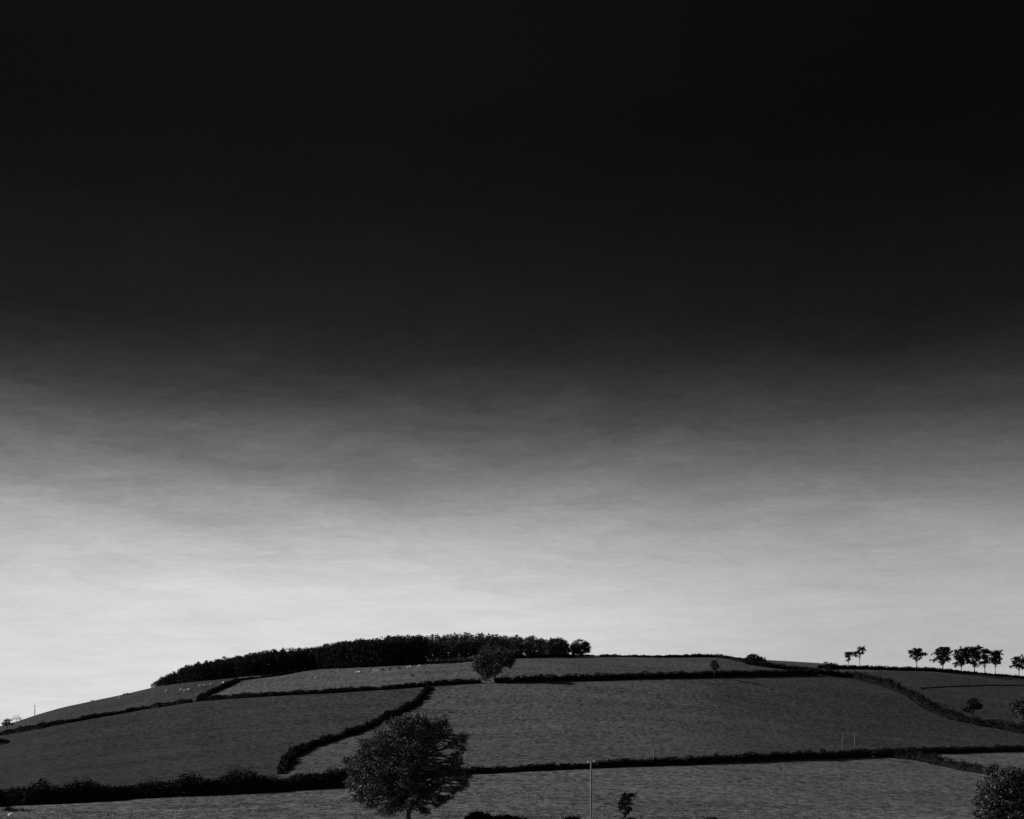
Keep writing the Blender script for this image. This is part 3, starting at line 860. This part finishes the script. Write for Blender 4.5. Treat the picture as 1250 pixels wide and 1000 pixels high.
def make_proto(name, label, maker, mat, bark):
    w, c = maker
    root = thing(name, label, 'tree', (0, 0, 0))
    obj('trunk', w.mesh('trunk'), bark, root, smooth=True)
    obj('crown', c.mesh('crown'), mat, root)
    return root


TOP_U = np.array([176, 182, 192, 204, 216, 226, 236, 248, 260, 280, 300, 320, 350, 380, 400, 420, 440, 460, 486, 515, 541, 558, 584, 618, 642, 664, 680, 697, 706, 716, 722], float)
TOP_V = np.array([838, 837, 829, 823, 818, 813, 808.5, 806, 804, 800.5, 797, 794, 791, 789, 785, 780, 778, 777, 774, 774, 773.5, 772.5, 772.5, 774, 775, 777, 778.5, 782, 780, 780.5, 786], float)
BASE_U = np.array([176, 182, 230, 278, 338, 381, 391, 450, 522, 600, 632, 721], float)
BASE_V = np.array([841, 840, 833.5, 828, 822, 816.5, 817, 814.5, 809.5, 804, 803, 802], float)

conifers = [make_proto('plantation_tree', 'x', conifer(13, 4.6 + 0.5 * k, 200 + k), M_DARK, M_BARK) for k in range(2)]
plant_b = [make_proto('plantation_tree', 'x', broadleaf(13, 8.2, 210 + k, 0.07), M_DARK, M_BARK) for k in range(3)]
beeches = [make_proto('beech_tree', 'x', broadleaf(14, 9.6, 220 + k, 0.07), M_BEECH, M_BARK) for k in range(3)]
edge_beeches = [make_proto('beech_tree', 'x', broadleaf(12, 9.0, 230 + k, 0.26), M_BEECH, M_BARK_L) for k in range(2)]
used = set()
rw = random.Random(11)


def put(protos, loc, rz, scale, label, group):
    pr = rw.choice(protos)
    if pr.name not in used:
        used.add(pr.name)
        pr.location = loc; pr.rotation_euler = (0, 0, rz); pr.scale = scale
        tag(pr, label, None, group)
        return pr
    return copy_thing(pr, loc, rz, scale, label, group)


G_PLANT = 'close packed trees of the black plantation on the left of the hilltop'
G_BEECH = 'broad leaved trees in the right half of the hilltop wood'
for row, back in enumerate((0.0, 6.0, 13.0, 21.0)):
    u = 186.0 + row * 3
    while u < 519:
        x0 = on_ground(u, np.interp(u, BASE_U, BASE_V))
        y = x0[1] + back + rw.uniform(-1.2, 1.2)
        y = min(y, Y_CREST + 14)
        x = (u - U0) / F_PX * y
        z = float(ground(x, y))
        vg = VH - (z - CAM_Z) / y * F_PX
        vt = np.interp(u, TOP_U, TOP_V) + rw.uniform(-1.0, 3.6) + (3.5 if row == 0 else 1.0 if row == 1 else 0.0)
        h = max((vg - vt) * m_per_px(y), 2.2)
        k = h / 13.0
        wx = k * rw.uniform(0.95, 1.3) if h > 9 else max(k * 1.15, 0.3)
        con = rw.random() < 0.22
        what = 'narrow dark conifer' if con else 'dark leafy tree'
        if row:
            where = 'packed inside the black plantation behind its front row' + (', toward its left end' if u < 350 else '')
        elif u < 232:
            where = 'at the low tapering left tip of the black plantation'
        elif u < 295:
            where = 'in the front row of the plantation above the small flock of sheep'
        elif u < 392:
            where = 'in the front row of the plantation above the low curving hedge'
        else:
            where = 'in the front row of the plantation directly above the sheep field'
        put(conifers if con else plant_b, (x, y, z), rw.uniform(0, 6.28), (wx, wx, k), what + ' ' + where, G_PLANT + ': ' + what + ' ' + where)
        u += rw.uniform(7.0, 10.5) if h > 6 else rw.uniform(4.5, 6)

for row, back in enumerate((0.0, 9.0, 18.0)):
    u = (525.0, 521.0, 530.0)[row]
    while u < 690:
        x0 = on_ground(u, np.interp(u, BASE_U, BASE_V) - (0 if row else 0.0))
        y = min(x0[1] + back + rw.uniform(-1.5, 1.5), Y_CREST + 14)
        x = (u - U0) / F_PX * y
        z = float(ground(x, y))
        vg = VH - (z - CAM_Z) / y * F_PX
        front = row == 0 and u < 585
        vt = np.interp(u, TOP_U, TOP_V) + rw.uniform(-0.8, 2.0) + (5.5 if front else 1.5 if row == 0 else 0.0)
        h = max((vg - vt) * m_per_px(y), 3)
        k = h / (12.0 if front else 14.0)
        wx = k * rw.uniform(0.85, 1.05)
        dark = not front and u < 690
        if front:
            lab, grp = 'beech with pale stems at the wood edge, above the rail fence', G_BEECH + ', above the fence'
        else:
            where = 'behind the round tree' if u < 630 else 'right of the round tree'
            where = ('in front row of hilltop wood ' if row == 0 else 'in back rows of hilltop wood ') + where
            if row and u < 585:
                where = 'in the hilltop wood behind the beeches above the rail fence'
            lab, grp = 'dark broad leaved tree ' + where, G_BEECH + ': ' + where
        put(edge_beeches if front else beeches, (x, y, z), rw.uniform(0, 6.28), (wx, wx, k), lab, grp)
        u += rw.uniform(10.5, 15)
RB = [(690, 793, 6, 7), (681, 788, 11, 9), (676, 786, 7, 7), (687, 789, 8, 8), (681, 795, 12, 6)]
px_tree('beech_tree', 'second last tree at the right end of the hilltop wood', 'tree', 681, 802, RB, 798, 1.6, 0.5, 2.8, 61, M_DARK, clump=0.8, per_clump=12, group=G_BEECH + ', end trees')
RE = [(700, 793, 6, 6), (708, 787, 10, 6.5), (715, 789, 6.5, 6.5), (703, 790, 7, 7), (709, 794, 10, 5), (717, 794, 4, 3), (705, 798, 8, 4)]
px_tree('beech_tree', 'round headed tree ending the hilltop wood on the right, beside the bright gap', 'tree', 708, 802, RE, 797, 1.8, 0.5, 2.8, 62, M_DARK, clump=0.8, per_clump=12, group=G_BEECH + ', end trees')

# rail fence under the beeches
fa = on_ground(521, 808.6); fb = on_ground(579, 806.2)
fence = thing('rail_fence', 'pale post and rail fence under the beeches at the edge of the wood', 'fence', fa)
nf = 9
posts = []
for i in range(nf + 1):
    q = i / nf
    x = fa[0] + (fb[0] - fa[0]) * q; y = fa[1] + (fb[1] - fa[1]) * q
    posts.append(np.array([x, y, float(ground(x, y))]) - fa)
pm = MB(); pm.box((0, 0, 0.55), (0.16, 0.16, 1.5))
pm = pm.mesh('post')
for q in posts:
    o = obj('post', pm, M_RAIL, fence); o.location = q
for i in range(nf):
    a, b = posts[i], posts[i + 1]
    for h in (0.55, 1.15):
        mb = MB(); mb.tube([a + (0, -0.1, h), b + (0, -0.1, h)], [0.09, 0.09], 5)
        obj('rail', mb.mesh('rail'), M_RAIL, fence)

# ------------------------------------------------------------------ poles
def pole(label, u, vb, vt, y_at=None, arm=True, r0=0.13, mat=M_POLE):
    g = on_ground(u, vb)
    if y_at:
        x = (u - U0) / F_PX * y_at
        g = np.array([x, y_at, float(ground(x, y_at))])
    s = m_per_px(g[1])
    vg = VH - (g[2] - CAM_Z) / g[1] * F_PX
    H = (vg - vt) * s
    root = thing('utility_pole', label, 'pole', g, 0, 'wooden poles of the overhead line')
    mb = MB(); mb.tube([(0, 0, -0.6), (0, 0, H * 0.5), (0, 0, H)], [r0 * 1.15, r0, r0 * 0.8], 10)
    obj('shaft', mb.mesh('shaft'), mat, root, smooth=True)
    if arm:
        mb = MB(); mb.box((0, -r0 - 0.05, H - 0.28), (0.95, 0.10, 0.12))
        obj('crossarm', mb.mesh('crossarm'), mat, root)
        im = MB(); im.tube([(0, 0, 0), (0, 0, 0.08), (0, 0, 0.16), (0, 0, 0.22)], [0.03, 0.065, 0.055, 0.03], 8)
        im = im.mesh('insulator')
        for x in (-0.4, 0.4):
            o = obj('insulator', im, M_PORC, root, smooth=True); o.location = (x, -r0 - 0.05, H - 0.22)
    return root


pole('tall pale wooden pole with a short crossarm standing in the meadow', 721.5, 998.5, 928.5, r0=0.12)
pole('short pale pole rising behind the long thin hedge', 798.5, 930, 911, r0=0.16, arm=False, mat=M_POLED)
pole('left one of two pale poles above the hedge junction, standing in the hedge', 1028.5, 920.5, 894.5, r0=0.16, arm=False, mat=M_POLED)
pole('right one of two pale poles above the hedge junction, with a short crossarm', 1043.5, 914.5, 894.5, r0=0.16, mat=M_POLED)
pole('tiny pole with a crossarm on the far left skyline', 42.5, 874, 861, r0=0.17, mat=M_POLED)

# ------------------------------------------------------------------ sheep
def sheep_mesh(name, graze):
    j = {'hip': (-0.36, 0, 0.62), 'mid': (0, 0, 0.66), 'sh': (0.34, 0, 0.66), 'neck': (0.52, 0, 0.74 if not graze else 0.52),
         'head': (0.66, 0, 0.86 if not graze else 0.24), 'nose': (0.82, 0, 0.80 if not graze else 0.06)}
    names = list(j)
    v = [j[k] for k in names]
    rad = [0.24, 0.28, 0.24, 0.13, 0.10, 0.06]
    e = [(1, 0), (1, 2), (2, 3), (3, 4), (4, 5)]
    for bx, bi in ((-0.38, 0), (0.34, 2)):
        for sy in (-0.13, 0.13):
            a = len(v)
            v += [(bx, sy, 0.42), (bx + 0.02, sy, 0.20), (bx, sy, 0.02)]
            rad += [0.085, 0.05, 0.045]
            e += [(bi, a), (a, a + 1), (a + 1, a + 2)]
    me0 = bpy.data.meshes.new(name)
    me0.from_pydata(v, e, [])
    o = bpy.data.objects.new(name, me0)
    C.objects.link(o)
    sk = o.modifiers.new('skin', 'SKIN')
    for i, r_ in enumerate(rad):
        me0.skin_vertices[0].data[i].radius = (r_, r_)
        me0.skin_vertices[0].data[i].use_root = (i == 1)
    sb = o.modifiers.new('sub', 'SUBSURF'); sb.levels = 1
    bpy.context.view_layer.update()
    dg = bpy.context.evaluated_depsgraph_get()
    m = bpy.data.meshes.new_from_object(o.evaluated_get(dg))
    bpy.data.objects.remove(o)
    m.name = name
    return m


SM = {}
for g_ in (False, True):
    SM[(g_, 'w')] = sheep_mesh('sheep', g_)
    SM[(g_, 'd')] = SM[(g_, 'w')].copy()
SHEEP = [
    # u, v of the feet, colour, grazing, turn, label
    (386.5, 828.5, 'w', True, 200, 'lone pale sheep at the left of the sheep field, well apart'),
    (435.5, 822.6, 'w', True, 20, 'left one of two pale sheep below the middle of the plantation'),
    (438.5, 822.2, 'w', False, 160, 'right one of two pale sheep below the middle of the plantation'),
    (457.5, 819.6, 'w', True, 10, 'pale sheep nearest the left end of the line of dark sheep'),
    (461.5, 820.0, 'w', True, 190, 'pale sheep touching the left end of the line of dark sheep'),
    (467.0, 819.2, 'd', True, 0, 'left one of three dark sheep in a line'),
    (476.3, 818.2, 'd', True, 170, 'middle one of three dark sheep in a line'),
    (487.2, 817.0, 'd', True, 15, 'right one of three dark sheep in a line'),
    (498.4, 816.2, 'w', False, 10, 'brighter pale sheep right of the dark ones'),
    (500.8, 815.6, 'w', True, 150, 'pale sheep close behind the brighter one, right of the dark ones'),
    (512.5, 814.4, 'w', True, 180, 'last pale sheep on the right, near the rail fence'),
    (520.5, 822.0, 'd', False, 90, 'small dark sheep alone near the right end of the sheep field'),
    (503.0, 826.5, 'd', True, 0, 'dark sheep lower down, just above the level hedge'),
    (203.5, 845.0, 'w', True, 20, 'pale sheep farthest left under the plantation end'),
    (221.5, 843.4, 'w', True, 190, 'upper left sheep of the small flock under the plantation'),
    (225.0, 845.2, 'w', False, 0, 'lowest sheep of the small flock under the plantation'),
    (230.5, 843.2, 'w', True, 170, 'right hand sheep of the small flock under the plantation'),
    (244.0, 838.8, 'w', True, 20, 'left sheep of three close to the plantation edge'),
    (250.0, 837.8, 'w', True, 200, 'middle sheep of three close to the plantation edge'),
    (257.0, 837.2, 'w', False, 10, 'right sheep of three close to the plantation edge'),
    (273.0, 835.0, 'w', True, 150, 'pale sheep beside the top of the short steep hedge'),
    (146.0, 853.6, 'w', True, 30, 'pale sheep alone on the far left field near the skyline'),
]
for (u, v, col, gz, turn, lab) in SHEEP:
    g = on_ground(u, v)
    o = obj('sheep', SM[(gz, col)], M_WOOL if col == 'w' else M_WOOLD, smooth=True)
    o.location = g
    o.rotation_euler = (0, 0, math.radians(turn))
    o.scale = (1.25, 1.25, 1.25)
    tag(o, lab, 'sheep', 'sheep on the upper fields')

# the white sack by the bush at the bottom left
g = on_ground(12.8, 997)
mb = MB()
rs = np.random.default_rng(3)
nr, nk = 9, 10
ring = []
for i in range(nr):
    q = i / (nr - 1)
    w = 0.17 * math.sin(PI * (0.10 + 0.80 * q)) ** 0.6
    for k in range(nk):
        a = k * 2 * PI / nk
        ring.append(((q - 0.5) * 0.75, math.cos(a) * w * 1.2 * (1 + 0.1 * rs.standard_normal()), math.sin(a) * w * (1 + 0.1 * rs.standard_normal())))
ii = np.arange(nr * nk).reshape(nr, nk)
nn = np.roll(ii, -1, axis=1)
mb.add(ring, np.stack([ii[:-1], nn[:-1], nn[1:], ii[1:]], -1).reshape(-1, 4))
mb.add(ring[:nk] + [(-0.40, 0, 0)], [[(k + 1) % nk, k, nk] for k in range(nk)])
mb.add(ring[-nk:] + [(0.40, 0, 0)], [[k, (k + 1) % nk, nk] for k in range(nk)])
sack = obj('white_sack', mb.mesh('white_sack'), M_SACK, smooth=True)
sack.location = (g[0], g[1], g[2] + 0.30)
sack.rotation_euler = (0, math.radians(-32), math.radians(5))
tag(sack, 'small bright white sack lying by a dark bush at the bottom left', 'sack')

# ------------------------------------------------------------------ rough grass
mb = MB()
r = np.random.default_rng(77)
n = 18000
y = 135 + 190 * r.random(n) ** 1.15
u = -30 + 1310 * r.random(n)
x = (u - U0) / F_PX * y
vv_ = VH - (ground(x, y) - CAM_Z) / y * F_PX
keep = vv_ > np.interp(u, L_LOW[:, 0], L_LOW[:, 1]) + 1
x, y = x[keep], y[keep]
# clumps of tussocks gather in drifts
f = np.sin(x * 0.11 + 1) * np.sin(y * 0.16) + 0.6 * np.sin(x * 0.043 + y * 0.07)
keep = r.random(len(x)) < np.clip(0.55 + 0.4 * f, 0.12, 1)
x, y = x[keep], y[keep]
for (pu, pv, su, sv, m) in ((246, 984.5, 22, 0.9, 170), (208, 987, 14, 0.6, 70), (104, 992, 14, 0.7, 120), (300, 981.5, 10, 0.5, 60),
                            (548, 997, 9, 1.5, 120), (470, 996, 14, 1.5, 120), (660, 998, 20, 1, 160), (330, 990, 16, 1.2, 90), (820, 999, 30, 1, 120)):
    for q in range(m):
        gq = on_ground(pu + r.standard_normal() * su, pv + r.standard_normal() * sv)
        x = np.append(x, gq[0]); y = np.append(y, gq[1])
n = len(x)
z = ground(x, y)
B = []
for k in range(4):
    a = r.random(n) * PI
    w = 0.10 + 0.10 * r.random(n)
    h = 0.07 + 0.10 * r.random(n)
    ox, oy = r.standard_normal((2, n)) * 0.10
    p0 = np.stack([x + ox - np.cos(a) * w, y + oy - np.sin(a) * w, z - 0.03], 1)
    p1 = np.stack([x + ox + np.cos(a) * w, y + oy + np.sin(a) * w, z - 0.03], 1)
    p2 = np.stack([x + ox * 1.8 + r.standard_normal(n) * 0.12, y + oy * 1.8 + r.standard_normal(n) * 0.12, z + h], 1)
    B.append(np.stack([p0, p1, p2], 1))
B = np.concatenate(B).reshape(-1, 3)
mb.add(B, np.arange(len(B)).reshape(-1, 3))
gr = obj('rough_grass', mb.mesh('rough_grass'), M_GRASS)
tag(gr, 'tussocks of rough grass across the meadow at the foot of the hill', None, None, 'stuff')
